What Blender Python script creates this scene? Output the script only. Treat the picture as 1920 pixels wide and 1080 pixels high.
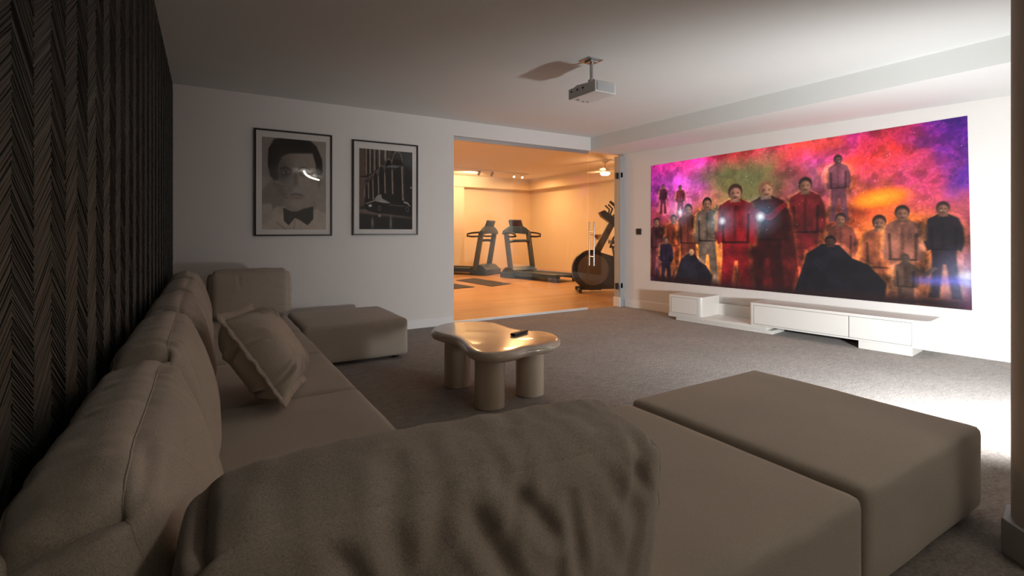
import bpy, bmesh, math, random
import numpy as np
from mathutils import Vector, Matrix, noise

R = math.radians
scene = bpy.context.scene
for o in list(bpy.data.objects): bpy.data.objects.remove(o)
COL = scene.collection

# ------------------------------------------------------------ camera
cam = bpy.data.objects.new('camera', bpy.data.cameras.new('camera'))
COL.objects.link(cam)
cam.location = (0, 0, 1.10)
cam.rotation_euler = (R(90), 0, R(-31.6))
cam.data.sensor_width = 36
cam.data.lens = 935 / 1920 * 36
cam.data.shift_y = -105 / 1920
cam.data.clip_start = 0.02
scene.camera = cam

# ------------------------------------------------------------ world, lights, exposure
world = bpy.data.worlds.new('world'); scene.world = world
world.use_nodes = True
world.node_tree.nodes['Background'].inputs[0].default_value = (0.55, 0.52, 0.5, 1)
world.node_tree.nodes['Background'].inputs[1].default_value = 0.02
scene.view_settings.view_transform = 'Standard'
scene.view_settings.look = 'None'
scene.view_settings.gamma = 1.0
scene.view_settings.use_curve_mapping = False
scene.view_settings.exposure = 0.16

def light(name, kind, loc, energy, color, aim=None, **kw):
    l = bpy.data.lights.new(name, kind); l.energy = energy; l.color = color
    for k, v in kw.items(): setattr(l, k, v)
    o = bpy.data.objects.new(name, l); COL.objects.link(o); o.location = loc
    if aim: o.rotation_euler = (Vector(aim)).to_track_quat('-Z', 'Y').to_euler()
    return o

# low white lamp just right of the frame, behind the column
light('floor_spot_light', 'SPOT', (3.5, 0.35, 0.50), 350, (0.94, 0.97, 1.0), aim=(0.58, 0.80, 0.02),
      spot_size=R(160), spot_blend=0.85, shadow_soft_size=0.11)
# gym lamps, warm, shining down from the ceiling, and the fan lamp
for lx, ly, le in ((3.6, 8.0, 68), (6.0, 9.6, 70), (7.6, 11.6, 38)):
    light('gym_lamp_light', 'AREA', (lx, ly, 2.62), le, (1.0, 0.50, 0.20), aim=(0, 0.001, -1), size=0.35)
light('gym_fan_light', 'POINT', (7.52, 8.3, 2.26), 14, (1.0, 0.52, 0.25), shadow_soft_size=0.10)
light('gym_track_light', 'SPOT', (6.0, 11.6, 2.50), 80, (1.0, 0.62, 0.32), aim=(-0.1, 1, 0.05), spot_size=R(130), spot_blend=0.7, shadow_soft_size=0.05)

# ------------------------------------------------------------ materials
MATS = {}
def mat(name, color, rough=0.6, metal=0.0, spec=0.5, noise_s=None, noise_amt=0.15, bump=0.0, bump_s=None, sheen=0.0, coat=0.0, emit=None, emit_s=0.0):
    if name in MATS: return MATS[name]
    m = bpy.data.materials.new(name); m.use_nodes = True; MATS[name] = m
    nt = m.node_tree; N = nt.nodes; L = nt.links; b = N['Principled BSDF']
    b.inputs['Base Color'].default_value = (*color, 1)
    b.inputs['Roughness'].default_value = rough
    b.inputs['Metallic'].default_value = metal
    b.inputs['Specular IOR Level'].default_value = spec
    b.inputs['Sheen Weight'].default_value = sheen
    b.inputs['Coat Weight'].default_value = coat
    if emit:
        b.inputs['Emission Color'].default_value = (*emit, 1); b.inputs['Emission Strength'].default_value = emit_s
    tc = N.new('ShaderNodeTexCoord')
    if noise_s:
        n = N.new('ShaderNodeTexNoise'); n.inputs['Scale'].default_value = noise_s; n.inputs['Detail'].default_value = 5
        L.new(tc.outputs['Object'], n.inputs['Vector'])
        mx = N.new('ShaderNodeMix'); mx.data_type = 'RGBA'
        mx.inputs[6].default_value = (*[c * (1 - noise_amt) for c in color], 1)
        mx.inputs[7].default_value = (*[min(1, c * (1 + noise_amt)) for c in color], 1)
        L.new(n.outputs['Fac'], mx.inputs[0]); L.new(mx.outputs[2], b.inputs['Base Color'])
    if bump:
        n2 = N.new('ShaderNodeTexNoise'); n2.inputs['Scale'].default_value = bump_s or 200; n2.inputs['Detail'].default_value = 4
        L.new(tc.outputs['Object'], n2.inputs['Vector'])
        bp = N.new('ShaderNodeBump'); bp.inputs['Strength'].default_value = 1; bp.inputs['Distance'].default_value = bump
        L.new(n2.outputs['Fac'], bp.inputs['Height']); L.new(bp.outputs['Normal'], b.inputs['Normal'])
    return m

def fabric(name, color, warm=0.12, scale=1.0):
    m = bpy.data.materials.new(name); m.use_nodes = True; MATS[name] = m
    nt = m.node_tree; N = nt.nodes; L = nt.links; b = N['Principled BSDF']
    b.inputs['Roughness'].default_value = 0.9; b.inputs['Sheen Weight'].default_value = 0.25; b.inputs['Specular IOR Level'].default_value = 0.15
    tc = N.new('ShaderNodeTexCoord')
    # weave: two crossed stretched noises
    hs = []
    for sc in ((1400, 300, 300), (300, 300, 1400), (300, 1400, 300)):
        mp = N.new('ShaderNodeMapping'); mp.inputs['Scale'].default_value = tuple(s * scale for s in sc)
        L.new(tc.outputs['Object'], mp.inputs['Vector'])
        n = N.new('ShaderNodeTexNoise'); n.inputs['Scale'].default_value = 1; n.inputs['Detail'].default_value = 2
        L.new(mp.outputs[0], n.inputs['Vector']); hs.append(n)
    a = N.new('ShaderNodeMath'); a.operation = 'ADD'; L.new(hs[0].outputs['Fac'], a.inputs[0]); L.new(hs[1].outputs['Fac'], a.inputs[1])
    a2 = N.new('ShaderNodeMath'); a2.operation = 'ADD'; L.new(a.outputs[0], a2.inputs[0]); L.new(hs[2].outputs['Fac'], a2.inputs[1])
    big = N.new('ShaderNodeTexNoise'); big.inputs['Scale'].default_value = 5; big.inputs['Detail'].default_value = 4
    L.new(tc.outputs['Object'], big.inputs['Vector'])
    sm = N.new('ShaderNodeMath'); sm.operation = 'MULTIPLY_ADD'; sm.inputs[1].default_value = 0.35
    L.new(big.outputs['Fac'], sm.inputs[0]); L.new(a2.outputs[0], sm.inputs[2])
    mr = N.new('ShaderNodeMapRange'); mr.inputs[1].default_value = 1.2; mr.inputs[2].default_value = 2.1
    L.new(sm.outputs[0], mr.inputs[0])
    mx = N.new('ShaderNodeMix'); mx.data_type = 'RGBA'
    mx.inputs[6].default_value = (*[c * (1 - warm * 1.6) for c in color], 1); mx.inputs[7].default_value = (*[c * (1 + warm * 1.6) for c in color], 1)
    L.new(mr.outputs[0], mx.inputs[0]); L.new(mx.outputs[2], b.inputs['Base Color'])
    bp = N.new('ShaderNodeBump'); bp.inputs['Distance'].default_value = 0.0004; bp.inputs['Strength'].default_value = 0.8
    L.new(a2.outputs[0], bp.inputs['Height']); L.new(bp.outputs['Normal'], b.inputs['Normal'])
    return m

def vcol_mat(name, rough=0.6, spec=0.3, emit=0.0, detail=0.0, detail_scale=20, amt=1.0):
    m = bpy.data.materials.new(name); m.use_nodes = True; MATS[name] = m
    nt = m.node_tree; N = nt.nodes; L = nt.links; b = N['Principled BSDF']
    b.inputs['Roughness'].default_value = rough; b.inputs['Specular IOR Level'].default_value = spec
    at = N.new('ShaderNodeAttribute'); at.attribute_name = 'Col'
    out = at.outputs['Color']
    if detail:
        tc = N.new('ShaderNodeTexCoord'); n = N.new('ShaderNodeTexNoise'); n.inputs['Scale'].default_value = detail_scale; n.inputs['Detail'].default_value = 6
        L.new(tc.outputs['Object'], n.inputs['Vector'])
        mr = N.new('ShaderNodeMapRange'); mr.inputs[1].default_value = 0.25; mr.inputs[2].default_value = 0.75; mr.inputs[3].default_value = 1 - detail; mr.inputs[4].default_value = 1 + detail
        L.new(n.outputs['Fac'], mr.inputs[0])
        mx = N.new('ShaderNodeMix'); mx.data_type = 'RGBA'; mx.blend_type = 'MULTIPLY'; mx.inputs[0].default_value = 1; mx.clamp_result = False
        L.new(out, mx.inputs[6]); L.new(mr.outputs[0], mx.inputs[7]); out = mx.outputs[2]
    if emit:
        b.inputs['Base Color'].default_value = (0.02, 0.02, 0.02, 1)
        L.new(out, b.inputs['Emission Color']); b.inputs['Emission Strength'].default_value = emit
    else: L.new(out, b.inputs['Base Color'])
    return m

def glass_mat(name, tint=(0.96, 0.98, 0.97), base=0.04, rough=0.0):
    m = bpy.data.materials.new(name); m.use_nodes = True; MATS[name] = m
    nt = m.node_tree; N = nt.nodes; L = nt.links; N.clear()
    o = N.new('ShaderNodeOutputMaterial'); t = N.new('ShaderNodeBsdfTransparent'); t.inputs[0].default_value = (*tint, 1)
    g = N.new('ShaderNodeBsdfGlossy'); g.inputs['Roughness'].default_value = rough
    fr = N.new('ShaderNodeFresnel'); ge = N.new('ShaderNodeNewGeometry'); mr = N.new('ShaderNodeMapRange'); mr.inputs[3].default_value = 1.45; mr.inputs[4].default_value = 1 / 1.45
    L.new(ge.outputs['Backfacing'], mr.inputs[0]); L.new(mr.outputs[0], fr.inputs[0])      # thin pane: same reflectance from both faces
    mx = N.new('ShaderNodeMixShader'); L.new(fr.outputs[0], mx.inputs[0]); L.new(t.outputs[0], mx.inputs[1]); L.new(g.outputs[0], mx.inputs[2])
    L.new(mx.outputs[0], o.inputs[0]); return m

PAINT = mat('white_wall_paint', (0.765, 0.735, 0.70), 0.85, noise_s=3, noise_amt=0.02, bump=0.0004, bump_s=180)
CEIL = mat('white_ceiling_paint', (0.72, 0.725, 0.70), 0.9, noise_s=2, noise_amt=0.02)
SKIRT = mat('white_skirting_paint', (0.80, 0.79, 0.77), 0.45)
FAB = fabric('beige_grey_fabric', (0.46, 0.405, 0.33))
FABC = fabric('beige_cushion_fabric', (0.46, 0.40, 0.325), warm=0.2)
SEAM = mat('seam_thread', (0.10, 0.082, 0.064), 0.95)
DARK = mat('dark_plinth', (0.02, 0.018, 0.016), 0.7)
LACQ = mat('cream_lacquer', (0.54, 0.45, 0.34), 0.21, noise_s=4, noise_amt=0.06, spec=0.7, coat=0.5)
WHITE = mat('white_furniture_lacquer', (0.80, 0.775, 0.72), 0.35)
BLACK = mat('black_plastic', (0.012, 0.012, 0.013), 0.4)
BLACKW = mat('black_frame_paint', (0.012, 0.011, 0.010), 0.35)
MATB = mat('white_mat_board', (0.72, 0.68, 0.64), 0.8)
STEEL = mat('brushed_steel', (0.55, 0.56, 0.57), 0.3, metal=1.0)
ALU = mat('grey_aluminium', (0.42, 0.44, 0.46), 0.45, metal=0.6)
GLASS = glass_mat('clear_glass')
PGLASS = glass_mat('picture_glass', (1, 1, 1))
GWALL = mat('cream_gym_paint', (0.80, 0.72, 0.60), 0.8, noise_s=3, noise_amt=0.02)
BLUEG = mat('blue_grey_plastic', (0.020, 0.055, 0.105), 0.4, noise_s=30, noise_amt=0.1)
GREYM = mat('grey_painted_steel', (0.085, 0.115, 0.15), 0.4, metal=0.3)
BELT = mat('black_rubber_belt', (0.02, 0.023, 0.026), 0.6)
SCREENB = mat('dark_display', (0.01, 0.012, 0.02), 0.12)
GRILLE = mat('grey_grille', (0.38, 0.39, 0.40), 0.6)
PROJ = mat('projector_white', (0.72, 0.71, 0.69), 0.45)
COLP = mat('column_paint', (0.55, 0.50, 0.44), 0.8, noise_s=4, noise_amt=0.03)
LAMP = mat('lamp_white_hot', (1, 1, 1), 0.5, emit=(1.0, 0.72, 0.45), emit_s=9)
LAMPC = mat('ceiling_lamp_glow', (1, 1, 1), 0.5, emit=(1.0, 0.91, 0.80), emit_s=29)

def carpet():
    m = bpy.data.materials.new('grey_carpet'); m.use_nodes = True; MATS['carpet'] = m
    nt = m.node_tree; N = nt.nodes; L = nt.links; b = N['Principled BSDF']
    b.inputs['Roughness'].default_value = 1; b.inputs['Specular IOR Level'].default_value = 0.05; b.inputs['Sheen Weight'].default_value = 0.2
    tc = N.new('ShaderNodeTexCoord')
    def nz(s, d=4, rot=None, st=None):
        n = N.new('ShaderNodeTexNoise'); n.inputs['Scale'].default_value = s; n.inputs['Detail'].default_value = d; n.inputs['Roughness'].default_value = 0.65
        if st:
            mp = N.new('ShaderNodeMapping'); mp.inputs['Scale'].default_value = st; mp.inputs['Rotation'].default_value = (0, 0, rot or 0)
            L.new(tc.outputs['Object'], mp.inputs[0]); L.new(mp.outputs[0], n.inputs['Vector'])
        else: L.new(tc.outputs['Object'], n.inputs['Vector'])
        return n
    n1 = nz(75, 4); n2 = nz(12, 5, 0.4, (1, 2.4, 1)); n3 = nz(2.2, 4)
    s1 = N.new('ShaderNodeMath'); s1.operation = 'MULTIPLY_ADD'; s1.inputs[1].default_value = 0.55; L.new(n1.outputs['Fac'], s1.inputs[0])
    s2 = N.new('ShaderNodeMath'); s2.operation = 'MULTIPLY_ADD'; s2.inputs[1].default_value = 0.35; L.new(n2.outputs['Fac'], s2.inputs[0])
    s3 = N.new('ShaderNodeMath'); s3.operation = 'MULTIPLY'; s3.inputs[1].default_value = 0.20; L.new(n3.outputs['Fac'], s3.inputs[0])
    L.new(s3.outputs[0], s2.inputs[2]); L.new(s2.outputs[0], s1.inputs[2])
    cr = N.new('ShaderNodeValToRGB'); L.new(s1.outputs[0], cr.inputs[0])
    e = cr.color_ramp.elements; e[0].position = 0.36; e[0].color = (0.115, 0.095, 0.08, 1); e[1].position = 0.72; e[1].color = (0.40, 0.355, 0.315, 1)
    L.new(cr.outputs[0], b.inputs['Base Color'])
    bp = N.new('ShaderNodeBump'); bp.inputs['Distance'].default_value = 0.012; bp.inputs['Strength'].default_value = 0.9
    L.new(s1.outputs[0], bp.inputs['Height']); L.new(bp.outputs['Normal'], b.inputs['Normal'])
    return m
CARPET = carpet()

def wood(name, c1, c2):
    m = bpy.data.materials.new(name); m.use_nodes = True
    nt = m.node_tree; N = nt.nodes; L = nt.links; b = N['Principled BSDF']; b.inputs['Roughness'].default_value = 0.38
    tc = N.new('ShaderNodeTexCoord'); oi = N.new('ShaderNodeObjectInfo'); mp = N.new('ShaderNodeMapping'); mp.inputs['Scale'].default_value = (1.5, 22, 4)
    ad = N.new('ShaderNodeVectorMath'); ad.operation = 'ADD'; L.new(tc.outputs['Object'], ad.inputs[0])
    cmb = N.new('ShaderNodeCombineXYZ'); mu = N.new('ShaderNodeMath'); mu.operation = 'MULTIPLY'; mu.inputs[1].default_value = 50; L.new(oi.outputs['Random'], mu.inputs[0])
    L.new(mu.outputs[0], cmb.inputs[0]); L.new(cmb.outputs[0], ad.inputs[1]); L.new(ad.outputs[0], mp.inputs[0])
    n = N.new('ShaderNodeTexNoise'); n.inputs['Scale'].default_value = 1; n.inputs['Detail'].default_value = 5; L.new(mp.outputs[0], n.inputs['Vector'])
    a = N.new('ShaderNodeMath'); a.operation = 'MULTIPLY_ADD'; a.inputs[1].default_value = 0.35; L.new(oi.outputs['Random'], a.inputs[0]); L.new(n.outputs['Fac'], a.inputs[2])
    mr = N.new('ShaderNodeMapRange'); mr.inputs[1].default_value = 0.3; mr.inputs[2].default_value = 1.05; L.new(a.outputs[0], mr.inputs[0])
    mx = N.new('ShaderNodeMix'); mx.data_type = 'RGBA'; mx.inputs[6].default_value = (*c1, 1); mx.inputs[7].default_value = (*c2, 1)
    L.new(mr.outputs[0], mx.inputs[0]); L.new(mx.outputs[2], b.inputs['Base Color']); return m
OAK = wood('oak_plank', (0.40, 0.23, 0.11), (0.58, 0.36, 0.19))

# ------------------------------------------------------------ mesh helpers
def obj(name, bm, m, parent=None, smooth=False, label=None, loc=None, rot=None):
    me = bpy.data.meshes.new(name)
    if isinstance(bm, tuple): me.from_pydata(bm[0], [], bm[1])
    else: bmesh.ops.recalc_face_normals(bm, faces=bm.faces); bm.to_mesh(me); bm.free()
    if smooth:
        me.polygons.foreach_set('use_smooth', [True] * len(me.polygons))
        if smooth == 'auto': me.set_sharp_from_angle(angle=R(38))
    o = bpy.data.objects.new(name, me); COL.objects.link(o); me.materials.append(m)
    if parent: o.parent = parent
    if label: o['label'] = label
    if loc: o.location = loc
    if rot: o.rotation_euler = rot
    return o
def tag(o, label, cat, group=None):
    o['label'] = label; o['category'] = cat
    if group: o['group'] = group
    return o
def thing(name, label, cat, loc=(0, 0, 0), rz=0, group=None, rot=None):
    o = bpy.data.objects.new(name, None); COL.objects.link(o); o.location = loc; o.rotation_euler = rot or (0, 0, rz)
    o.empty_display_size = 0.1
    return tag(o, label, cat, group)
def struct(o): o['kind'] = 'structure'; return o
def bx(bm, x0, x1, y0, y1, z0, z1, bev=0, M=None, seg=2):
    vs = [bm.verts.new((x, y, z)) for x in (x0, x1) for y in (y0, y1) for z in (z0, z1)]
    fs = [bm.faces.new([vs[i] for i in f]) for f in ((0, 1, 3, 2), (4, 6, 7, 5), (0, 4, 5, 1), (2, 3, 7, 6), (0, 2, 6, 4), (1, 5, 7, 3))]
    gv = vs
    if bev:
        es = list({e for f in fs for e in f.edges})
        r = bmesh.ops.bevel(bm, geom=es, offset=bev, segments=seg, profile=0.5, affect='EDGES')
        gv = list({v for f in r['faces'] for v in f.verts} | {v for v in vs if v.is_valid})
    if M is not None: bmesh.ops.transform(bm, matrix=M, verts=gv)
def box(*a, **k):
    bm = bmesh.new(); bx(bm, *a, **k); return bm
def tube(bm, pts, r, seg=12, closed=False, flat=None):
    pts = [Vector(p) for p in pts]; n = len(pts); rings = []
    up = Vector((0.12, 0.21, 0.97)).normalized(); prev = None
    for i, p in enumerate(pts):
        if closed: t = pts[(i + 1) % n] - pts[i - 1]
        else: t = pts[min(i + 1, n - 1)] - pts[max(i - 1, 0)]
        t.normalize()
        a = (prev - t * prev.dot(t)) if prev else t.cross(up if abs(t.dot(up)) < 0.95 else Vector((1, 0, 0)))
        a.normalize(); prev = a; b = t.cross(a)
        rr = r[i] if hasattr(r, '__len__') else r
        rings.append([bm.verts.new(p + (a * math.cos(k * 2 * math.pi / seg) + b * math.sin(k * 2 * math.pi / seg) * (flat or 1)) * rr) for k in range(seg)])
    for i in range(n if closed else n - 1):
        A = rings[i]; B = rings[(i + 1) % n]
        for k in range(seg): bm.faces.new((A[k], A[(k + 1) % seg], B[(k + 1) % seg], B[k]))
    if not closed: bm.faces.new(rings[0][::-1]); bm.faces.new(rings[-1])
def lathe(bm, prof, seg=32, c=(0, 0)):
    rings = [[bm.verts.new((c[0] + r * math.cos(2 * math.pi * k / seg), c[1] + r * math.sin(2 * math.pi * k / seg), z)) for k in range(seg)] for r, z in prof]
    for A, B in zip(rings, rings[1:]):
        for k in range(seg): bm.faces.new((A[k], A[(k + 1) % seg], B[(k + 1) % seg], B[k]))
    bm.faces.new(rings[0][::-1]); bm.faces.new(rings[-1])
def prism(bm, pts, z0, z1, M=None, bev=0):
    a = [bm.verts.new((x, y, z0)) for x, y in pts]; b = [bm.verts.new((x, y, z1)) for x, y in pts]; n = len(pts)
    fs = [bm.faces.new(a[::-1]), bm.faces.new(b)] + [bm.faces.new((a[i], a[(i + 1) % n], b[(i + 1) % n], b[i])) for i in range(n)]
    vv = a + b
    if bev:
        es = list({e for f in fs[:2] for e in f.edges}); r = bmesh.ops.bevel(bm, geom=es, offset=bev, segments=3, profile=0.5, affect='EDGES')
        vv = list({v for f in r['faces'] for v in f.verts} | {v for v in vv if v.is_valid})
    if M is not None: bmesh.ops.transform(bm, matrix=M, verts=vv)
# plane XZ profile -> prism thick in Y
MXZ = Matrix(((1, 0, 0, 0), (0, 0, 1, 0), (0, 1, 0, 0), (0, 0, 0, 1)))
MYZ = Matrix(((0, 0, 1, 0), (1, 0, 0, 0), (0, 1, 0, 0), (0, 0, 0, 1)))

def block(dim, r, n, disp=None):
    """rounded block with dense grid; disp(u,v,w,P,Nrm)->P"""
    hx, hy, hz = (d / 2 for d in dim); nx, ny, nz = n
    idx = {}; V = []; Fc = []
    def cs(k, m):
        t = -1 + 2 * k / m
        return math.copysign(1 - (1 - abs(t)) ** 1.25, t)
    def vert(i, j, k):
        key = (i, j, k)
        if key not in idx:
            u, v, w = cs(i, nx), cs(j, ny), cs(k, nz)
            P = Vector((u * hx, v * hy, w * hz))
            q = Vector((max(-hx + r, min(hx - r, P.x)), max(-hy + r, min(hy - r, P.y)), max(-hz + r, min(hz - r, P.z))))
            N = (P - q).normalized(); P2 = q + N * r
            if disp: P2 = disp(u, v, w, P2, N)
            idx[key] = len(V); V.append(tuple(P2))
        return idx[key]
    for k in (0, nz):
        for i in range(nx):
            for j in range(ny):
                f = [vert(i, j, k), vert(i + 1, j, k), vert(i + 1, j + 1, k), vert(i, j + 1, k)]; Fc.append(f if k else f[::-1])
    for j in (0, ny):
        for i in range(nx):
            for k in range(nz):
                f = [vert(i, j, k), vert(i + 1, j, k), vert(i + 1, j, k + 1), vert(i, j, k + 1)]; Fc.append(f[::-1] if j else f)
    for i in (0, nx):
        for j in range(ny):
            for k in range(nz):
                f = [vert(i, j, k), vert(i, j + 1, k), vert(i, j + 1, k + 1), vert(i, j, k + 1)]; Fc.append(f if i else f[::-1])
    return V, Fc

# ------------------------------------------------------------ the setting
W0 = Vector((5.28, 5.42, 0)); WU = Vector((0.1229, -0.9924, 0)); WN = Vector((-0.9924, -0.1229, 0))
WROT = math.atan2(WU.y, WU.x)          # local x runs along the screen wall toward the viewer, local y = away from the room
H = 2.435; HO = 2.25; YB = 5.42; XL = -0.25
def wp(s, off, z=0): p = W0 + WU * s + WN * off; return Vector((p.x, p.y, z))

struct(obj('floor', box(-0.45, 6.45, -2.6, 5.48, -0.1, 0), CARPET))
struct(obj('ceiling', box(-0.45, 6.45, -2.6, YB + 0.12, H, H + 0.1), CEIL))
bm = bmesh.new(); bx(bm, XL, 2.52, YB, YB + 0.12, 0, H); bx(bm, 2.52, 5.28, YB, YB + 0.12, HO, H); bx(bm, 5.28, 8.3, YB, YB + 0.12, 0, H + 0.25); bx(bm, 2.0, 5.28, YB, YB + 0.12, H, H + 0.25)
struct(obj('wall_back', bm, PAINT))
e1 = wp(0, 0); e2 = wp(8.2, 0)
bm = bmesh.new(); q0, q1, q2, q3 = wp(-0.0, 0), wp(8.2, 0), wp(8.2, -0.12), wp(-0.0, -0.12)
prism(bm, [(q0.x, q0.y), (q1.x, q1.y), (q2.x, q2.y), (q3.x, q3.y - 0.02)], 0, H); struct(obj('wall_right', bm, PAINT))
struct(obj('wall_front', box(-0.45, 6.45, -2.72, -2.6, 0, H), PAINT))
# bulkhead along the screen wall
struct(obj('trim_1', box(4.64, 6.4, -2.6, YB, HO, H), CEIL))
# left wall with its herringbone veneer strands
WL = struct(obj('wall_left', box(XL - 0.15, XL, -2.6, YB + 0.12, 0, H), mat('dark_wall_backing', (0.012, 0.012, 0.010), 0.9)))
random.seed(4)
pitch = 0.1135; y0 = 1.032 - 15 * pitch; V = []; Fc = []; CC = []
th = 0.0062
ncol = int((YB - y0) / pitch) + 1
for c in range(ncol):
    ya = y0 + c * pitch; yb = min(ya + pitch, YB); sgn = -1 if (c - 15) % 2 == 0 else 1      # slope of z over y
    if yb < -0.2: continue
    rise = pitch * 0.66
    z = -0.1
    tone = random.uniform(0.75, 1.15)
    while z < H + 0.1:
        t = th * random.uniform(0.5, 1.5)
        za, zb = (z + rise, z) if sgn < 0 else (z, z + rise)
        fr = (yb - ya) / pitch; zb = za + (zb - za) * fr
        if max(za, zb) + t < H and min(za, zb) > 0.0:
            d1 = random.uniform(0.001, 0.0036); d2 = random.uniform(0.001, 0.0036)
            k = len(V)
            jj = random.uniform(-0.003, 0.003)
            for (yy, zz, dd) in ((ya, za, d1), (yb, zb + jj, d2)):
                V += [(XL + 0.0003, yy, zz), (XL + dd, yy, zz + t * 0.25), (XL + dd * 0.8, yy, zz + t * 0.8), (XL + 0.0003, yy, zz + t)]
            Fc += [(k, k + 1, k + 5, k + 4), (k + 1, k + 2, k + 6, k + 5), (k + 2, k + 3, k + 7, k + 6), (k, k + 3, k + 2, k + 1), (k + 4, k + 5, k + 6, k + 7)]
            g = random.random(); g = (0.55 + 0.6 * g + (1.3 if g > 0.95 else 0)) * tone
            CC += [(0.021 * g, 0.0265 * g, 0.0215 * g, 1)] * 8
        z += t * random.uniform(0.92, 1.02)
st = obj('woven_strand', (V, Fc), vcol_mat('dark_veneer', 0.55, 0.45), WL); st['kind'] = 'stuff'
ca = st.data.color_attributes.new('Col', 'FLOAT_COLOR', 'POINT'); ca.data.foreach_set('color', np.array(CC, dtype=np.float32).ravel())

# skirting
struct(obj('baseboard_back', box(XL, 2.50, YB - 0.014, YB, 0, 0.105, bev=0.003), SKIRT))
for a, b_ in ((0.02, 4.18), (4.183, 8.0)):
    o = struct(obj('baseboard_right', box(a, b_, -0.014, 0, 0, 0.115, bev=0.003), SKIRT, loc=W0[:], rot=(0, 0, WROT)))

# ------------------------------------------------------------ column
CX, CY = 2.418, 0.432
bm = bmesh.new(); tube(bm, [(CX, CY, 0.02), (CX, CY, H)], 0.14, seg=48)
colm = struct(obj('wall_column', bm, COLP, smooth='auto'))
bm = bmesh.new(); pts = [(CX + 0.172 * math.cos(R(22.5 + 45 * k + 9)), CY + 0.172 * math.sin(R(22.5 + 45 * k + 9))) for k in range(8)]
prism(bm, pts, 0, 0.12, bev=0.005); struct(obj('baseboard_column', bm, mat('grey_column_skirting', (0.42, 0.41, 0.40), 0.5)))

# ------------------------------------------------------------ glass partition
gp = struct(bpy.data.objects.new('window_1', None)); COL.objects.link(gp)
YG = YB + 0.05
for a, b_ in ((2.53, 3.50), (3.505, 4.62)):
    obj('glass_panel', box(a, b_, YG - 0.005, YG + 0.005, 0.025, HO - 0.04, bev=0), GLASS, gp)
obj('top_channel', box(2.52, 4.62, YG - 0.025, YG + 0.025, HO - 0.045, HO, bev=0.003), STEEL, gp)
obj('bottom_channel', box(2.52, 4.62, YG - 0.012, YG + 0.012, 0.0, 0.03, bev=0.002), mat('satin_aluminium', (.78, .77, .75), .5, metal=.2), gp)
obj('side_channel', box(2.52, 2.532, YG - 0.012, YG + 0.012, 0.03, HO - 0.045), STEEL, gp)
dr = struct(bpy.data.objects.new('door_1', None)); COL.objects.link(dr)
obj('glass_pane', box(4.645, 5.185, YG - 0.005, YG + 0.005, 0.012, HO - 0.02), GLASS, dr)
for sy in (-1, 1):
    bm = bmesh.new(); yy = YG + sy * 0.05
    tube(bm, [(4.70, yy, 0.62), (4.70, yy, 1.245)], 0.011, seg=12)
    for z in (0.75, 1.1): tube(bm, [(4.70, YG + sy * 0.006, z), (4.70, yy, z)], 0.007, seg=8)
    obj('handle', bm, STEEL, dr, smooth='auto')
for z in (0.30, 1.93):
    bm = bmesh.new(); bx(bm, 5.165, 5.215, YG - 0.018, YG + 0.018, z - 0.045, z + 0.045, bev=0.004); bx(bm, 5.205, 5.25, YG - 0.06, YG - 0.03, z - 0.03, z + 0.05, bev=0.004); bx(bm, 5.205, 5.22, YG - 0.05, YG, z - 0.03, z + 0.03)
    obj('hinge', bm, BLACK, dr)
bm = bmesh.new(); bx(bm, 5.20, 5.28, YB - 0.01, YB + 0.12, 0.0, HO - 0.03, bev=0.003)
struct(obj('trim_2', bm, mat('grey_jamb', (0.40, 0.42, 0.43), 0.5)))
struct(obj('trim_3', box(5.185, 5.205, YB - 0.01, YB + 0.125, 0.0, 0.14, bev=0.003), SKIRT))

# ------------------------------------------------------------ gym room
GX0, GX1, GY0, GY1, GH = 2.2, 8.72, YB + 0.12, 13.05, 2.69
gf = struct(obj('floor_gym', box(GX0, GX1, 5.48, GY1, -0.1, -0.012), mat('dark_subfloor', (0.05, 0.035, 0.02), 0.8)))
pl_me = None; random.seed(8)
row = 0; y = 5.485; np_ = 0
while y < GY1:
    x = GX0 - random.uniform(0, 1.5)
    w = min(0.228, GY1 - y - 0.001)
    while x < GX1:
        a, b_ = max(x, GX0), min(x + 1.95, GX1)
        if b_ - a > 0.05 and w > 0.03 and not (a > 5.2 and y < 5.54):
            if pl_me is None:
                p = obj('plank', box(0, 1, 0, 1, -0.012, 0), OAK, gf)
                pl_me = p.data
            else:
                p = bpy.data.objects.new('plank', pl_me); COL.objects.link(p); p.parent = gf
            p.location = (a + 0.001, y + 0.001, 0); p.scale = (b_ - a - 0.002, w - 0.002, 1); np_ += 1
        x += 1.95
    y += 0.228
print('planks', np_)
struct(obj('wall_gym_back', box(GX0, GX1, GY1, GY1 + 0.1, -0.1, GH), GWALL))
struct(obj('wall_gym_right', box(GX1, GX1 + 0.1, GY0, GY1 + 0.1, -0.1, GH), GWALL))
struct(obj('wall_gym_left', box(GX0 - 0.1, GX0, GY0, GY1 + 0.1, -0.1, GH), GWALL))
struct(obj('ceiling_gym', box(GX0 - 0.1, GX1 + 0.1, GY0, GY1 + 0.1, GH, GH + 0.1), GWALL))
struct(obj('trim_4', box(GX0, GX1, GY1 - 0.35, GY1, 2.38, GH), GWALL))
struct(obj('trim_5', box(GX1 - 0.30, GX1, GY0, GY1 - 0.35, 2.38, GH), GWALL))
struct(obj('wall_gym_nib', box(5.75, 6.25, GY1 - 0.30, GY1, 0, 2.38), GWALL))

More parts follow.
